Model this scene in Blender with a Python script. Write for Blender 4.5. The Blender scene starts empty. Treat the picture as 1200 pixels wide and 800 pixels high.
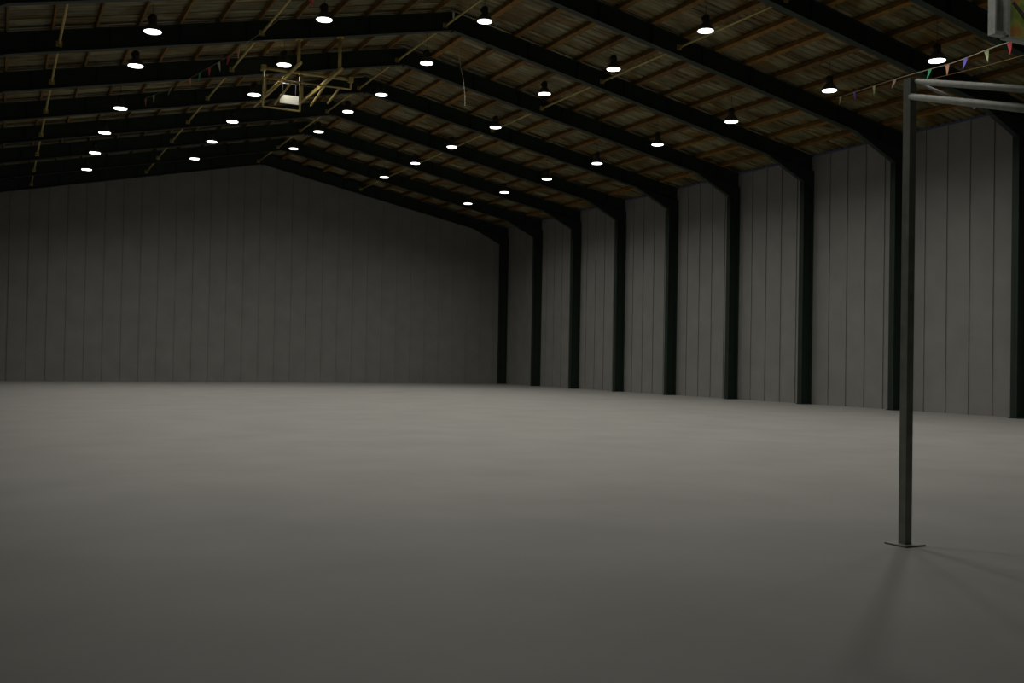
import bpy, bmesh, math, random
from mathutils import Vector, Matrix
random.seed(7)
S = bpy.context.scene
C = S.collection
# ---------------- camera, world, exposure ----------------
FPX, YAW, PIT, ROL = 1220.8, 0.45792, 0.01704, 0.01775
F0 = Vector((math.sin(YAW), math.cos(YAW), 0)); R0 = Vector((math.cos(YAW), -math.sin(YAW), 0)); U0 = Vector((0, 0, 1))
FW = F0*math.cos(PIT) + U0*math.sin(PIT); UU = -F0*math.sin(PIT) + U0*math.cos(PIT)
RT = R0*math.cos(ROL) + UU*math.sin(ROL); UP = UU*math.cos(ROL) - R0*math.sin(ROL)
EYE = Vector((0, 0, 1.7))
cd = bpy.data.cameras.new('camera'); cam = bpy.data.objects.new('camera', cd); C.objects.link(cam)
cd.sensor_fit = 'HORIZONTAL'; cd.sensor_width = 36; cd.lens = FPX/1200*36; cd.clip_end = 500
m = Matrix.Identity(4)
for i in range(3):
    m[i][0] = RT[i]; m[i][1] = UP[i]; m[i][2] = -FW[i]; m[i][3] = EYE[i]
cam.matrix_world = m
S.camera = cam
W = bpy.data.worlds.new('world'); S.world = W; W.use_nodes = True
W.node_tree.nodes['Background'].inputs[0].default_value = (0.02, 0.022, 0.03, 1)
W.node_tree.nodes['Background'].inputs[1].default_value = 0.3
S.view_settings.view_transform = 'Standard'; S.view_settings.look = 'None'
S.view_settings.gamma = 1; S.view_settings.use_curve_mapping = False
S.view_settings.exposure = 0.0
LAMP_W = 62.0

# ---------------- hall dimensions (metres) ----------------
EZ = 1.7
XR, ZR, T = 14.42, 11.80 + EZ, 0.206          # ridge x, underside of rafter at ridge, roof slope
YA = 34.61                                    # the frame whose apex shows in the photo
FY = {-4: 15.8, -3: 20.86, -2: 24.11, -1: 29.53, 0: YA}
for k in range(1, 7): FY[k] = YA + 5*k
HALF = 17.0
XL_, XRT = XR-HALF, XR+HALF
Y0, Y1 = -8.0, YA+30.3
RD, PD = 0.67, 0.2                            # rafter and purlin depth

def ray(u, v): return FW + RT*((u-600)/FPX) - UP*((v-400)/FPX)
def at_y(u, v, y): r = ray(u, v); return EYE + r*(y/r.y)
def at_d(u, v, d): return EYE + ray(u, v)*d
def roof(x): return ZR - T*abs(x-XR)

# ---------------- materials ----------------
def mat(name, col, rough=.6, metal=0., var=.0, nscale=4., bump=0., rnd=0., emit=0., streak=False):
    m = bpy.data.materials.new(name); m.use_nodes = True
    nt = m.node_tree; N = nt.nodes; L = nt.links; b = N['Principled BSDF']
    b.inputs['Roughness'].default_value = rough; b.inputs['Metallic'].default_value = metal
    b.inputs['Base Color'].default_value = (*col, 1)
    if var or rnd or bump:
        tc = N.new('ShaderNodeTexCoord'); nz = N.new('ShaderNodeTexNoise')
        nz.inputs['Scale'].default_value = nscale; nz.inputs['Detail'].default_value = 5
        if streak:                                # lamp glints painted as noise drawn out down the slope, different on every sheet
            mp = N.new('ShaderNodeMapping'); mp.inputs['Scale'].default_value = (.55, 5.5, 1); oj = N.new('ShaderNodeObjectInfo')
            ad = N.new('ShaderNodeVectorMath'); ad.operation = 'SCALE'; ad.inputs[0].default_value = (37, 19, 0); L.new(oj.outputs['Random'], ad.inputs['Scale'])
            L.new(tc.outputs['Object'], mp.inputs['Vector']); L.new(ad.outputs[0], mp.inputs['Location']); L.new(mp.outputs[0], nz.inputs['Vector'])
        else: L.new(tc.outputs['Object'], nz.inputs['Vector'])
        mr = N.new('ShaderNodeMapRange'); L.new(nz.outputs['Fac'], mr.inputs['Value'])
        mr.inputs['From Min'].default_value = .3; mr.inputs['From Max'].default_value = .7
        mr.inputs['To Min'].default_value = 1-var; mr.inputs['To Max'].default_value = 1+var
        oi = N.new('ShaderNodeObjectInfo'); m2 = N.new('ShaderNodeMapRange'); L.new(oi.outputs['Random'], m2.inputs['Value'])
        m2.inputs['To Min'].default_value = 1-rnd; m2.inputs['To Max'].default_value = 1+rnd
        mu = N.new('ShaderNodeMath'); mu.operation = 'MULTIPLY'; L.new(mr.outputs[0], mu.inputs[0]); L.new(m2.outputs[0], mu.inputs[1])
        vm = N.new('ShaderNodeVectorMath'); vm.operation = 'SCALE'; vm.inputs[0].default_value = col
        L.new(mu.outputs[0], vm.inputs['Scale']); L.new(vm.outputs[0], b.inputs['Base Color'])
        if streak:                                # rusty brown stains over the grey sheet
            n2 = N.new('ShaderNodeTexNoise'); n2.inputs['Scale'].default_value = .9; n2.inputs['Detail'].default_value = 3
            a2 = N.new('ShaderNodeVectorMath'); a2.operation = 'ADD'; L.new(tc.outputs['Object'], a2.inputs[0]); L.new(ad.outputs[0], a2.inputs[1])
            L.new(a2.outputs[0], n2.inputs['Vector'])
            cr = N.new('ShaderNodeValToRGB'); ee = cr.color_ramp.elements
            ee[0].position = .40; ee[0].color = (.125, .078, .014, 1); ee[1].position = .60; ee[1].color = (.20, .185, .095, 1)
            L.new(n2.outputs['Fac'], cr.inputs[0]); L.new(cr.outputs[0], vm.inputs[0])
        if bump:
            bp = N.new('ShaderNodeBump'); bp.inputs['Strength'].default_value = bump
            L.new(nz.outputs['Fac'], bp.inputs['Height']); L.new(bp.outputs[0], b.inputs['Normal'])
    if emit:
        b.inputs['Emission Color'].default_value = (1, .98, .93, 1); b.inputs['Emission Strength'].default_value = emit
    return m
M = dict(
    steel=mat('dark_green_steel', (.008, .020, .012), .55, 0, .25, 1.5),
    sheet=mat('weathered_glint_roof_sheet', (.185, .165, .085), .45, .0, .5, 1.0, .05, .28, streak=True),
    timber=mat('brown_timber', (.17, .085, .009), .75, 0, .35, 3, .1, .3),
    tan=mat('cream_painted_tube', (.46, .36, .12), .5, 0, .15, 5),
    black=mat('black_enamel', (.012, .012, .012), .5, 0, .1, 5),
    rim=mat('spun_reflector', (.10, .10, .10), .4, .6, .1, 5),
    lens=mat('lit_lamp_lens', (.9, .9, .9), .4, emit=5.0),
    grey=mat('grey_painted_steel', (.30, .32, .29), .5, .1, .2, 6),
    alu=mat('dull_aluminium', (.36, .38, .36), .45, .3, .15, 8),
    wall=mat('plain_wall_cladding', (.22, .22, .21), .7, 0, .08, 1.),
    floor=mat('plain_grey_floor', (.30, .295, .28), .6, 0, .08, .6),
    red=mat('red_pennant', (.88, .10, .13), .7, 0, .1, 9), green=mat('green_pennant', (.05, .55, .26), .7, 0, .1, 9),
    lime=mat('pale_green_pennant', (.75, .92, .48), .7, 0, .1, 9), blue=mat('blue_pennant', (.17, .14, .75), .7, 0, .1, 9),
    peach=mat('orange_pennant', (.95, .48, .26), .7, 0, .1, 9), white=mat('white_pennant', (.75, .72, .60), .7, 0, .1, 9),
    cord=mat('pale_cord', (.45, .42, .30), .8, 0, .1, 9), pale=mat('pale_board', (.75, .75, .66), .6, 0, .05, 4),
)
# printed picture inside the hanging case: green, yellow and orange patches
m = mat('printed_panel', (.2, .25, .04), .5); nt = m.node_tree
tc = nt.nodes.new('ShaderNodeTexCoord'); nz = nt.nodes.new('ShaderNodeTexNoise'); nz.inputs['Scale'].default_value = 3.2
nz.inputs['Detail'].default_value = 1
rp = nt.nodes.new('ShaderNodeValToRGB'); e = rp.color_ramp.elements
e[0].position = .38; e[0].color = (.14, .21, .015, 1); e[1].position = .66; e[1].color = (.42, .17, .02, 1)
x = rp.color_ramp.elements.new(.52); x.color = (.26, .34, .03, 1)
nt.links.new(tc.outputs['Object'], nz.inputs['Vector']); nt.links.new(nz.outputs['Fac'], rp.inputs[0])
nt.links.new(rp.outputs[0], nt.nodes['Principled BSDF'].inputs['Base Color']); M['print'] = m

# ---------------- helpers ----------------
def link(name, me, parent=None, loc=None):
    o = bpy.data.objects.new(name, me); C.objects.link(o)
    if parent: o.parent = parent
    if loc is not None: o.location = loc
    return o
def finish(name, bm, mt, parent=None, smooth=False, off=None):
    if off is not None: bmesh.ops.translate(bm, verts=bm.verts, vec=-Vector(off))
    bmesh.ops.recalc_face_normals(bm, faces=bm.faces)
    me = bpy.data.meshes.new(name); bm.to_mesh(me); bm.free(); me.materials.append(M[mt])
    if smooth:
        for p in me.polygons: p.use_smooth = True
    return link(name, me, parent)
def thing(name, label, cat, loc=(0, 0, 0), group=None, kind=None):
    o = link(name, None, None, loc); o['label'] = label; o['category'] = cat
    if group: o['group'] = group
    if kind: o['kind'] = kind
    return o
def box(bm, a, b):
    x0, y0, z0 = a; x1, y1, z1 = b
    v = [bm.verts.new(p) for p in ((x0,y0,z0),(x1,y0,z0),(x1,y1,z0),(x0,y1,z0),(x0,y0,z1),(x1,y0,z1),(x1,y1,z1),(x0,y1,z1))]
    for f in ((3,2,1,0),(4,5,6,7),(0,1,5,4),(1,2,6,5),(2,3,7,6),(3,0,4,7)): bm.faces.new([v[i] for i in f])
def prism_y(bm, pts, y0, y1):                 # polygon in xz extruded along y
    a = [bm.verts.new((x, y0, z)) for x, z in pts]; b = [bm.verts.new((x, y1, z)) for x, z in pts]
    n = len(pts); bm.faces.new(a); bm.faces.new(b[::-1])
    for i in range(n): bm.faces.new((a[i], b[i], b[(i+1) % n], a[(i+1) % n]))
def tube(bm, pts, r, n=10):
    pts = [Vector(p) for p in pts]; rings = []
    for i, p in enumerate(pts):
        d = (pts[min(i+1, len(pts)-1)] - pts[max(i-1, 0)]).normalized()
        a = d.cross(Vector((0, 0, 1)));
        if a.length < 1e-3: a = d.cross(Vector((1, 0, 0)))
        a.normalize(); b = d.cross(a)
        rings.append([bm.verts.new(p + (a*math.cos(t)+b*math.sin(t))*r) for t in [2*math.pi*j/n for j in range(n)]])
    for q in range(len(rings)-1):
        for j in range(n): bm.faces.new((rings[q][j], rings[q][(j+1) % n], rings[q+1][(j+1) % n], rings[q+1][j]))
    bm.faces.new(rings[0][::-1]); bm.faces.new(rings[-1])
def lathe(bm, prof, n=28):
    rings = [[bm.verts.new((r*math.cos(2*math.pi*j/n), r*math.sin(2*math.pi*j/n), z)) for j in range(n)] for r, z in prof]
    for q in range(len(rings)-1):
        for j in range(n): bm.faces.new((rings[q][j], rings[q][(j+1) % n], rings[q+1][(j+1) % n], rings[q+1][j]))
    bm.faces.new(rings[0]); bm.faces.new(rings[-1][::-1])
B = bmesh.new

# ---------------- the setting ----------------
def struct(name, bm, mt):
    o = finish(name, bm, mt); o['kind'] = 'structure'; return o
bm = B(); box(bm, (XL_-.3, Y0-.3, -.3), (XRT+.3, Y1+.3, 0)); struct('floor', bm, 'floor')
EAVE = roof(XL_) + RD
def ribbed(bm, horizontal_axis, c, a0, a1, z1fn, th, sgn):
    n = int((a1-a0)/1.0)
    for i in range(n):
        s0 = a0 + (a1-a0)*i/n; s1 = a0 + (a1-a0)*(i+1)/n
        z1 = min(z1fn(s0), z1fn(s1))
        if horizontal_axis == 'y':
            box(bm, (c, s0, 0), (c+sgn*.04, s0+.08, z1))
        else: box(bm, (s0, c, 0), (s0+.08, c+sgn*.04, z1))
for nm, c, sg in (('wall_left', XL_, 1), ('wall_right', XRT, -1)):
    bm = B(); box(bm, (min(c, c-sg*.2), Y0, 0), (max(c, c-sg*.2), Y1, EAVE)); ribbed(bm, 'y', c, Y0, Y1, lambda s: EAVE, 0, sg); struct(nm, bm, 'wall')
for nm, c, sg in (('wall_far', Y1, -1), ('wall_near', Y0, 1)):
    bm = B(); top = ZR+RD+PD
    prism_y(bm, [(XL_-.2, 0), (XRT+.2, 0), (XRT+.2, EAVE+.1), (XR, top), (XL_-.2, EAVE+.1)], min(c, c-sg*.2), max(c, c-sg*.2))
    ribbed(bm, 'x', c, XL_, XRT, lambda x: roof(x)+RD, 0, sg); struct(nm, bm, 'wall')

# ceiling: ridge flashing, ribbed roof sheets, timber purlins
bm = B(); zt = ZR+RD+PD
prism_y(bm, [(XR-.35, zt-T*.35), (XR, zt), (XR+.35, zt-T*.35), (XR+.35, zt-T*.35+.06), (XR, zt+.06), (XR-.35, zt-T*.35+.06)], Y0, Y1)
ceil = struct('ceiling', bm, 'sheet')
def sheet_mesh(sg):                           # 1 m wide sheet, ribs run down the slope
    bm = B(); L = HALF+.2
    prof = [(0, 0), (.05, 0), (.085, .045), (.125, .045), (.16, 0), (.29, 0), (.30, .008), (.34, .008), (.35, 0), (.383, 0), (.418, .045), (.458, .045), (.493, 0), (.62, 0), (.63, .008), (.67, .008), (.68, 0),
            (.716, 0), (.751, .045), (.791, .045), (.826, 0), (1.03, 0)]
    for s0, s1 in ((0, 1),):
        a = [bm.verts.new((0, y, -z)) for y, z in prof]; b = [bm.verts.new((sg*L, y, -z-T*L)) for y, z in prof]
        a2 = [bm.verts.new((0, y, -z+.012)) for y, z in prof]; b2 = [bm.verts.new((sg*L, y, -z-T*L+.012)) for y, z in prof]
        for i in range(len(prof)-1):
            bm.faces.new((a[i], a[i+1], b[i+1], b[i])); bm.faces.new((a2[i+1], a2[i], b2[i], b2[i+1]))
    bmesh.ops.recalc_face_normals(bm, faces=bm.faces)
    me = bpy.data.meshes.new('roof_sheet'); bm.to_mesh(me); bm.free(); me.materials.append(M['sheet']); return me
sm = {-1: sheet_mesh(-1), 1: sheet_mesh(1)}
n = int(Y1-Y0)+1
for i in range(n):
    for sg in (-1, 1):
        o = link('roof_sheet', sm[sg], ceil, (XR, Y0+i*1.0-.05, zt+(.013 if i % 2 else 0)))
# purlins: measured lines, left slope 1.245 m apart, right slope 1.33 m
PX = [9.98-1.245*j for j in range(-3, 10)] + [XR+1.2+1.33*j for j in range(0, 12)]
ys = [Y0, -3.2, 5.8, FY[-4]] + [FY[-3], FY[-1], FY[1], FY[3], FY[5], Y1]
for x in PX:
    sg = 1 if x > XR else -1
    ang = math.atan(T)*(-sg)
    for a, b in zip(ys, ys[1:]):
        bm = B(); pw = .095 if sg > 0 else .032
        box(bm, (-pw, -(b-a)/2+.01, 0), (pw, (b-a)/2-.01, PD-.045))
        for f in list(bm.faces): pass
        o = finish('purlin', bm, 'timber', ceil); o.location = (x, (a+b)/2, roof(x)+RD); o.rotation_euler = (0, -ang, 0)

# ---------------- steel portal frames ----------------
names = {-4: 'nearest dark steel roof frame, just outside the upper right corner',
 -3: 'dark steel roof frame behind the hanging display case at upper right',
 -2: 'dark steel roof frame running down from top edge to the bright lamp at far right',
 -1: 'dark steel roof frame sloping down across the upper right from above the centre',
 0: 'dark steel roof frame whose apex shows at top centre, carrying the cream hanger tubes',
 1: 'dark steel roof frame next behind the one with the cream hanger tubes',
 2: 'dark steel roof frame third back from the apex shown at top centre',
 3: 'dark steel roof frame fourth back, far down the hall', 4: 'dark steel roof frame third from the far end wall',
 5: 'dark steel roof frame second from the far end wall', 6: 'dark steel roof frame standing against the far end wall'}
def quad_prism(bm, p, q, w, h, y):            # bar in the xz plane from p to q lower edge, height h, thickness w along y
    prism_y(bm, [(p[0], p[1]), (q[0], q[1]), (q[0], q[1]+h), (p[0], p[1]+h)], y-w/2, y+w/2)
fm = {}
for k in range(-4, 7):
    t = thing('portal_frame', names[k], 'roof frame', (XR, FY[k], 0), 'dark steel portal frames down the hall')
    for sg in (-1, 1):
        if sg not in fm:
            bm = B(); z = ZR; xe = sg*(HALF-.05)
            P = (0, z); Q = (xe, z-T*abs(xe))
            quad_prism(bm, (P[0], P[1]), Q, .02, RD, 0)
            quad_prism(bm, P, Q, .26, .025, 0); quad_prism(bm, (P[0], P[1]+RD-.025), (Q[0], Q[1]+RD-.025), .26, .025, 0)
            for j in range(1, 8):
                x = sg*(j*2.1+1.0); zz = z-T*abs(x); box(bm, (x-.008, -.12, zz+.02), (x+.008, .12, zz+RD-.02))
            r = finish('rafter', bm, 'steel', t)
            bm = B()                              # haunch at the eave
            h0 = sg*(HALF-2.6)
            prism_y(bm, [(h0, z-T*abs(h0)), (xe, z-T*abs(xe)), (xe, z-T*abs(xe)-.7)], -.1, .1); h = finish('haunch', bm, 'steel', t)
            bm = B(); x0, x1 = sorted((xe, xe-sg*.55)); zz = z-T*(HALF-.05)-.0
            box(bm, (x0, -.13, 0), (x0+.03, .13, zz)); box(bm, (x1-.03, -.13, 0), (x1, .13, zz)); box(bm, (x0, -.01, 0), (x1, .01, zz))
            box(bm, (x0-.0, -.2, 0), (x1+.0, .2, .03)); c = finish('column', bm, 'steel', t)
            fm[sg] = (r, h, c)
        else:
            for o in fm[sg]: q = o.copy(); C.objects.link(q); q.parent = t
    if 'a' not in fm:
        bm = B(); box(bm, (-.02, -.13, ZR-.06), (.02, .13, ZR+RD+.0)); fm['a'] = finish('apex_plate', bm, 'steel', t)
    else: q = fm['a'].copy(); C.objects.link(q); q.parent = t

p = at_y(531.5, 17.5, FY[0]-.16)
bm = B(); box(bm, (p.x-XR-.03, -.17, p.z-.12), (p.x-XR+.03, -.135, p.z+.10)); o = finish('cleat', bm, 'pale', [q for q in bpy.data.objects if q.get('label') == names[0]][0]); o['label'] = 'small pale cleat at the apex'
# cream bracing tubes running frame to frame, bolted to the webs
tl = [(1.45, 'cream tube running between the roof frames at far left', .25), (7.6, 'cream tube running between the roof frames just left of the hanging lattice', .27),
      (14.15, 'cream tube running between the roof frames beside the roof apex', .2), (20.75, 'cream tube running between the roof frames on the right slope', .32)]
for x, lab, dz in tl:
    z = roof(x)+dz; t = thing('bracing_tube', lab, 'roof brace', (x, FY[-3], z), 'cream bracing tubes under the roof')
    ks = sorted(FY)[1:]
    for a, b in zip(ks, ks[1:]):
        bm = B(); tube(bm, [(0, FY[a]-FY[-3]+.02, 0), (0, FY[b]-FY[-3]-.02, 0)], .042); finish('tube', bm, 'tan', t, True)
        bm = B(); y = FY[b]-FY[-3]; box(bm, (-.09, y-.03, -.09), (.09, y-.014, .09)); finish('end_plate', bm, 'tan', t)
# ---------------- high bay lamps ----------------
bm = B(); lathe(bm, [(.25, 0), (.265, 0), (.265, .02), (.23, .10), (.16, .20), (.12, .24), (.11, .24), (.15, .19), (.22, .09), (.25, .02)])
me_ref = finish('reflector', bm, 'rim', None, True)
bm = B(); lathe(bm, [(.10, .235), (.115, .25), (.115, .46), (.08, .50), (.03, .50)], 20); box(bm, (-.15, -.04, .30), (-.10, .04, .42)); me_hou = finish('ballast_housing', bm, 'black', None, True)
bm = B(); lathe(bm, [(.248, .012), (.24, -.02), (.18, -.026), (.1, -.034), (.01, -.036)], 28); me_len = finish('lens', bm, 'lens', None, True)
protos = (me_ref, me_hou, me_len)
seen = {(0,0):(179,37),(1,0):(380,23),(2,0):(568,25),(3,0):(719,81),(0,1):(159,77),(1,1):(333,76),(2,1):(500,74),(3,1):(638,110),
        (0,2):(141,127),(1,2):(298,111),(2,2):(447,111),(3,-1):(827,36),(4,-1):(972,106),(4,-2):(1098,71)}
colw = ['leftmost column', 'second column from left', 'under the ridge', 'fourth column from left', 'rightmost column']
roww = {-4: 'unseen nearest row added for light', -3: 'unseen second row added for light', -2: 'third row from the camera', -1: 'fourth row from the camera', 0: 'fifth row from the camera', 1: 'sixth row from the camera',
        2: 'seventh row from the camera', 3: 'third row from the far wall', 4: 'second row from the far wall', 5: 'row closest to the far wall'}
YL = 32.06
first = True
for i in range(-4, 6):  # two nearest rows are out of view, added only to light the hall
    for j in range(5):
        y = YL + 5*i
        if i == -4: y += .8
        x = XR + (j-2)*5.30; z = roof(x) - .35
        if (j, i) in seen:
            P = at_y(*seen[(j, i)], y); x, z = P.x, P.z
        z = min(z, roof(x)+.1)
        t = thing('high_bay_lamp', f'round lit high bay lamp, {roww[i]}, {colw[j]}', 'lamp', (x, y, z), 'high bay lamps hanging under the roof')
        for pr in protos:
            o = pr if first else pr.copy()
            if not first: C.objects.link(o)
            o.parent = t
        first = False
        top = roof(x)+RD-.012+(PD-.06 if min(abs(x-p) for p in PX) > .14 else 0)-z
        bm = B(); tube(bm, [(0, 0, .49), (0, 0, top)], .007, 6); finish('suspension_rod', bm, 'black', t)
        ld = bpy.data.lights.new('lamp_glow', 'AREA'); ld.shape = 'DISK'; ld.size = .44; ld.energy = LAMP_W; ld.color = (1, .97, .88); ld.spread = math.radians(150)
        lo = bpy.data.objects.new('lamp_glow', ld); C.objects.link(lo); lo.parent = t; lo.location = (0, 0, -.075)

# ---------------- cream lattice hung from the frame at top centre-left ----------------
ya, yb = FY[0], FY[1]
h0a, h0b = at_y(350, 41, ya), at_y(350, 75, ya); h1a, h1b = at_y(398, 39, ya), at_y(398, 80, ya)
t = thing('hanging_lattice', 'cream tube lattice hung on two uprights below the roof frame, left of centre', 'hanging frame', (h0b.x, ya, h0b.z))
O = Vector((h0b.x, ya, h0b.z))
def tub(name, a, b, r, mt='tan', n=10):
    bm = B(); tube(bm, [Vector(a)-O, Vector(b)-O], r, n); return finish(name, bm, mt, t, True)
zr = h0b.z - .02
for hp, hb in ((h0a, h0b), (h1a, h1b)):
    top = roof(hb.x)
    tub('hanger', (hb.x, ya, top+.01), (hb.x, ya, zr), .058); tub('hanger', (hb.x, yb, roof(hb.x)+.01), (hb.x, yb, zr), .058)
    for y in (ya, yb):
        bm = B(); box(bm, Vector((hb.x-.11, y-.11, top-.03))-O, Vector((hb.x+.11, y+.11, top+.0))-O); finish('clamp', bm, 'tan', t)
    tub('rail', (hb.x, ya-.25, zr), (hb.x, yb+.3, zr), .062)
# cross pipe resting below the rails
yc = 36.0
c0, c1 = at_y(309, 79, yc), at_y(411, 94, yc); zc = (c0.z+c1.z)/2
tub('cross_pipe', (c0.x, yc, zc), (c1.x, yc, zc), .055)
for x in (c0.x, c1.x):
    bm = B(); box(bm, Vector((x-.08, yc-.10, zc-.09))-O, Vector((x+.08, yc+.10, zc+.09))-O); finish('end_bracket', bm, 'tan', t)
zl = at_y(412, 105, yc).z
tub('lower_bar', (c0.x, yc, zl), (c1.x, yc, zl), .028)
zd = at_y(309, 125, yc).z
for x, z in ((c0.x, zd), (c1.x, zl), (at_y(352, 95, yc).x, zd)): tub('drop_tube', (x, yc, zc), (x, yc, z), .033)
tub('lower_bar', (c0.x, yc, zd), (at_y(352, 95, yc).x, yc, zd), .028)
for (u0, v0), (u1, v1), y1 in (((328, 97), (298, 125), 38.3), ((342, 96), (322, 122), 37.3), ((381, 100), (364, 124), 37.5), ((397, 104), (384, 121), 37.3), ((343, 84), (312, 108), 38.), ((390, 91), (356, 118), 38.2)):
    tub('brace', at_y(u0, v0, yc), at_y(u1, v1, y1), .036)
# pale board edge under the lattice
a = at_y(328, 110.5, 37.2); b = at_y(350, 110.5, 37.2)
t2 = thing('pale_panel', 'pale flat-topped panel hung below the cream lattice', 'panel', ((a.x+b.x)/2, 37.2, a.z))
w = (b.x-a.x)/2
bm = B(); box(bm, (-w, -.02, -.30), (w, .02, 0)); finish('board', bm, 'pale', t2)
for s in (-1, 1):
    bm = B(); tube(bm, [(s*w*.7, .035, -.25), (s*w*.7, .035, zr-a.z)], .010, 6); finish('hanger_rod', bm, 'black', t2)
bm = B(); tube(bm, [(-w*.7, .035, zr-a.z), (h1b.x-(a.x+b.x)/2, .035, zr-a.z)], .010, 6); finish('hanger_rod', bm, 'black', t2)

# ---------------- bunting ----------------
def bunting(name, label, pts, flags, dfun, fw, fh, cord_r=.011):
    P = [at_d(u, v, dfun(u)) for u, v in pts]; O = P[0].copy()
    t = thing(name, label, 'bunting', O, 'strings of pennants under the roof')
    # smooth curve through pts
    Q = []
    for i in range(len(P)-1):
        p0, p1, p2, p3 = P[max(i-1, 0)], P[i], P[i+1], P[min(i+2, len(P)-1)]
        for q in range(6):
            s = q/6; Q.append(.5*((2*p1)+(p2-p0)*s+(2*p0-5*p1+4*p2-p3)*s*s+(-p0+3*p1-3*p2+p3)*s**3))
    Q.append(P[-1])
    bm = B(); tube(bm, [q-O for q in Q], cord_r, 6); finish('cord', bm, 'cord', t)
    for n, (u, v, c) in enumerate(flags):
        G = at_d(u, v, dfun(u))
        q = min(range(len(Q)-1), key=lambda i: (Q[i]-G).length)
        seg = Q[q+1]-Q[q]; s = max(0, min(1, (G-Q[q]).dot(seg)/seg.length_squared)); G = Q[q]+seg*s
        d = seg.normalized(); dn = Vector((0, 0, -1)); nn = d.cross(dn).normalized()*.003
        ang = random.uniform(-.35, .35); dn = (Matrix.Rotation(ang, 3, d) @ dn)
        bm = B(); tri = [G-d*fw/2, G-d*fw*.05+dn*.01, G+d*fw/2, G+d*fw*.22+dn*fh*.5+nn*4, G+dn*fh+d*random.uniform(-.02, .02), G-d*fw*.22+dn*fh*.5]
        f0 = [bm.verts.new(p-O+nn) for p in tri]; f1 = [bm.verts.new(p-O-nn) for p in tri]
        bm.faces.new(f0); bm.faces.new(f1[::-1])
        for i in range(6): bm.faces.new((f0[i], f0[(i+1) % 6], f1[(i+1) % 6], f1[i]))
        o = finish('flag', bm, c, t); o['label'] = {'red':'red','green':'green','lime':'pale green','blue':'blue','peach':'orange','white':'off-white'}[c]+' pennant'
def dR(u): return 1/(1/36 + (u-1000)/200*(1/22-1/36))
bunting('bunting', 'string of coloured triangular pennants rising to the top right of the hall',
        [(962, 121), (1000, 108.5), (1048, 93), (1090, 81), (1114, 74.5), (1135, 67), (1159, 57.5), (1186, 48), (1205, 42), (1250, 24)],
        [(982, 115, 'lime'), (1001, 108.5, 'blue'), (1024, 101.5, 'lime'), (1044, 94.5, 'red'), (1049, 93, 'white'), (1088, 82, 'green'), (1110, 76, 'peach'), (1132, 68, 'blue'), (1156, 59.5, 'lime'), (1183, 49.5, 'red'), (1212, 39, 'green')],
        dR, .30, .29)
def dL(u): return 1/(1/46 + (u-140)/223*(1/28-1/46))
bunting('bunting', 'dim string of small pennants sagging towards the far left of the hall',
        [(110, 138), (140, 129), (160, 119.5), (180, 111.5), (200, 103), (222, 92), (236, 84), (256, 73), (279, 58), (320, 28), (363, -3), (380, -16)],
        [(126, 133, 'green'), (140, 129, 'blue'), (151, 123.5, 'red'), (161, 119, 'green'), (170, 115.5, 'peach'), (179, 112, 'white'), (200, 103, 'white'), (222, 92, 'peach'), (234, 85.5, 'green'), (245, 79, 'red'), (255, 74, 'white'), (268, 65, 'red'), (279, 58, 'peach'), (364, -3, 'red')],
        dL, .30, .30, .004)
# second bare cord below the right-hand pennants
bm = B(); A0 = at_d(1085, 94, 28.5); A1 = at_d(1250, 51, 20.5)
tube(bm, [Vector((0, 0, 0)), (A1-A0)*.5+Vector((0, 0, -.03)), A1-A0], .008, 6)
o = finish('loose_cord', bm, 'timber'); o.location = A0; o['label'] = 'thin bare cord slung below the right-hand pennants'; o['category'] = 'cord'

# thin pale cord hanging near the centre
p = at_y(537, 50, YA+2.2); zt_ = roof(p.x)+RD+PD-.05
bm = B(); pts = [(537, 44), (538, 66), (540, 80), (543, 92), (545, 112), (545, 124)]
Q = [at_y(u, v, YA+2.2) for u, v in pts]; Q[0].z = roof(Q[0].x)+RD-.03
tube(bm, [q-Q[0] for q in Q], .012, 6)
o = finish('dangling_rope', bm, 'cord'); o.location = Q[0]; o['label'] = 'thin pale cord dangling from the roof near the picture centre'; o['category'] = 'cord'

# ---------------- grey steel frame at the right ----------------
A = at_d(1066.5, 92.5, 10.0); yg = A.y
t = thing('steel_frame', 'grey steel post frame with a slanting brace, upper right edge', 'steel frame', (A.x, yg, 0)); O = Vector((A.x, yg, 0))
def bx(name, a, b, mt='grey'):
    bm = B(); box(bm, Vector(a)-O, Vector(b)-O); bmesh.ops.bevel(bm, geom=bm.edges, offset=.004, segments=1); return finish(name, bm, mt, t)
def tb(name, a, b, r):
    bm = B(); tube(bm, [Vector(a)-O, Vector(b)-O], r, 14); return finish(name, bm, 'grey', t, True)
p1 = at_d(1076, 95.5, 9.9); p2 = at_d(1200, 104.5, 7.0); pe = p2 + (p2-p1)*.5
bx('post', (A.x-.042, yg-.042, 0), (A.x+.042, yg+.042, A.z)); bx('foot_plate', (A.x-.13, yg-.13, 0), (A.x+.13, yg+.13, .015))
tb('top_pipe', p1-(p2-p1)*.02, pe, .027)
dd = (p2-p1); q = at_d(1142, 126, 9.1)
tb('slanting_brace', A+Vector((.02, -.04, -.03)), q, .016)
e0 = Vector((A.x, yg, at_d(1076, 110, 9.9).z)); e1 = Vector((pe.x, pe.y, e0.z-(p1.z-pe.z)))
tb('rail', e0, e1, .030)
tb('slanting_brace', q, e0+(e1-e0)*.45, .014)
bx('post', (pe.x-.042, pe.y-.042, 0), (pe.x+.042, pe.y+.042, pe.z+.03)); bx('foot_plate', (pe.x-.13, pe.y-.13, 0), (pe.x+.13, pe.y+.13, .015))

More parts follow.
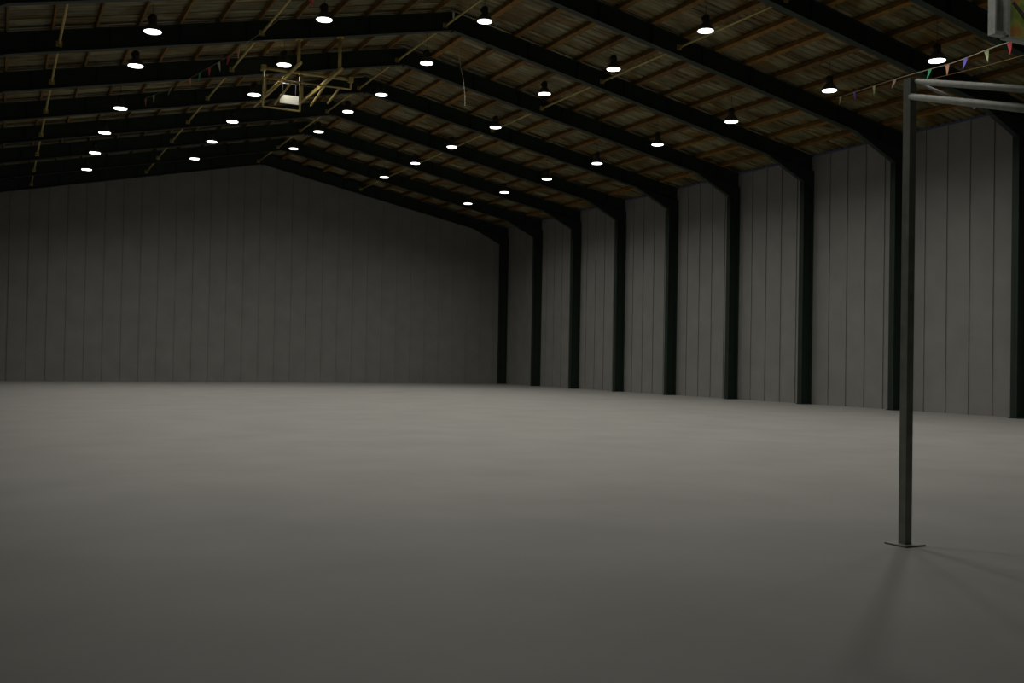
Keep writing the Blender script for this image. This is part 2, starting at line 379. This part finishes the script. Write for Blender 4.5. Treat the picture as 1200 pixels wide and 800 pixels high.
# ---------------- hanging display case, top right ----------------
yd = 13.6
P0 = at_y(1166, 41, yd); P1 = at_y(1184, 43, yd); zb = at_y(1184, 45, yd).z
t = thing('display_case', 'aluminium-edged hanging case with green and orange picture, top right corner', 'sign', (P0.x, yd, zb)); O = Vector((P0.x, yd, zb))
W_, H_ = 1.5, 1.15
bm = B()                                       # channel-shaped end post
x0 = 0.; wd = P1.x-P0.x
box(bm, (0, 0, .03), (.045, .16, H_)); box(bm, (.045, .10, .03), (wd-.085, .16, H_)); box(bm, (wd-.085, 0, .0), (wd, .16, H_))
bmesh.ops.bevel(bm, geom=bm.edges, offset=.004, segments=1); finish('end_post', bm, 'alu', t)
bm = B(); box(bm, (.04, .02, .03), (wd-.08, .1, .11)); bmesh.ops.bevel(bm, geom=bm.edges, offset=.01, segments=2); finish('corner_block', bm, 'alu', t)
bm = B(); lathe(bm, [(.022, 0), (.022, .03), (.01, .035)], 12); o = finish('bolt_head', bm, 'black', t); o.rotation_euler = (math.pi/2, 0, 0); o.location = (wd-.10, .0, .03)
bm = B(); box(bm, (wd, 0, 0), (W_, .16, .045)); bmesh.ops.bevel(bm, geom=bm.edges, offset=.004, segments=1); finish('bottom_rail', bm, 'alu', t)
bm = B(); box(bm, (wd, 0, H_-.045), (W_, .16, H_)); finish('top_rail', bm, 'alu', t)
bm = B(); box(bm, (W_, 0, 0), (W_+.1, .16, H_)); finish('end_post', bm, 'alu', t)
bm = B(); box(bm, (wd, .05, .045), (W_, .12, H_-.045)); pn = finish('picture_panel', bm, 'print', t)
a = at_y(1190, 5, yd)-O; b = at_y(1210, 30, yd)-O
bm = B(); v = [(a.x-.02, .046, a.z+.04), (a.x+.03, .046, a.z+.08), (b.x+.06, .046, b.z+.06), (b.x+.04, .046, b.z-.05)]
f0 = [bm.verts.new(p) for p in v]; f1 = [bm.verts.new((p[0], .0515, p[2])) for p in v]
bm.faces.new(f0); bm.faces.new(f1[::-1])
for i in range(4): bm.faces.new((f0[i], f0[(i+1) % 4], f1[(i+1) % 4], f1[i]))
finish('dark_stripe', bm, 'black', pn)
for x in (.12, W_-.1):
    xx = O.x+x; bm = B(); tube(bm, [(x, .08, H_-.01), (x, .08, roof(xx)+RD+PD-.06-zb)], .008, 6); finish('suspension_cable', bm, 'alu', t)
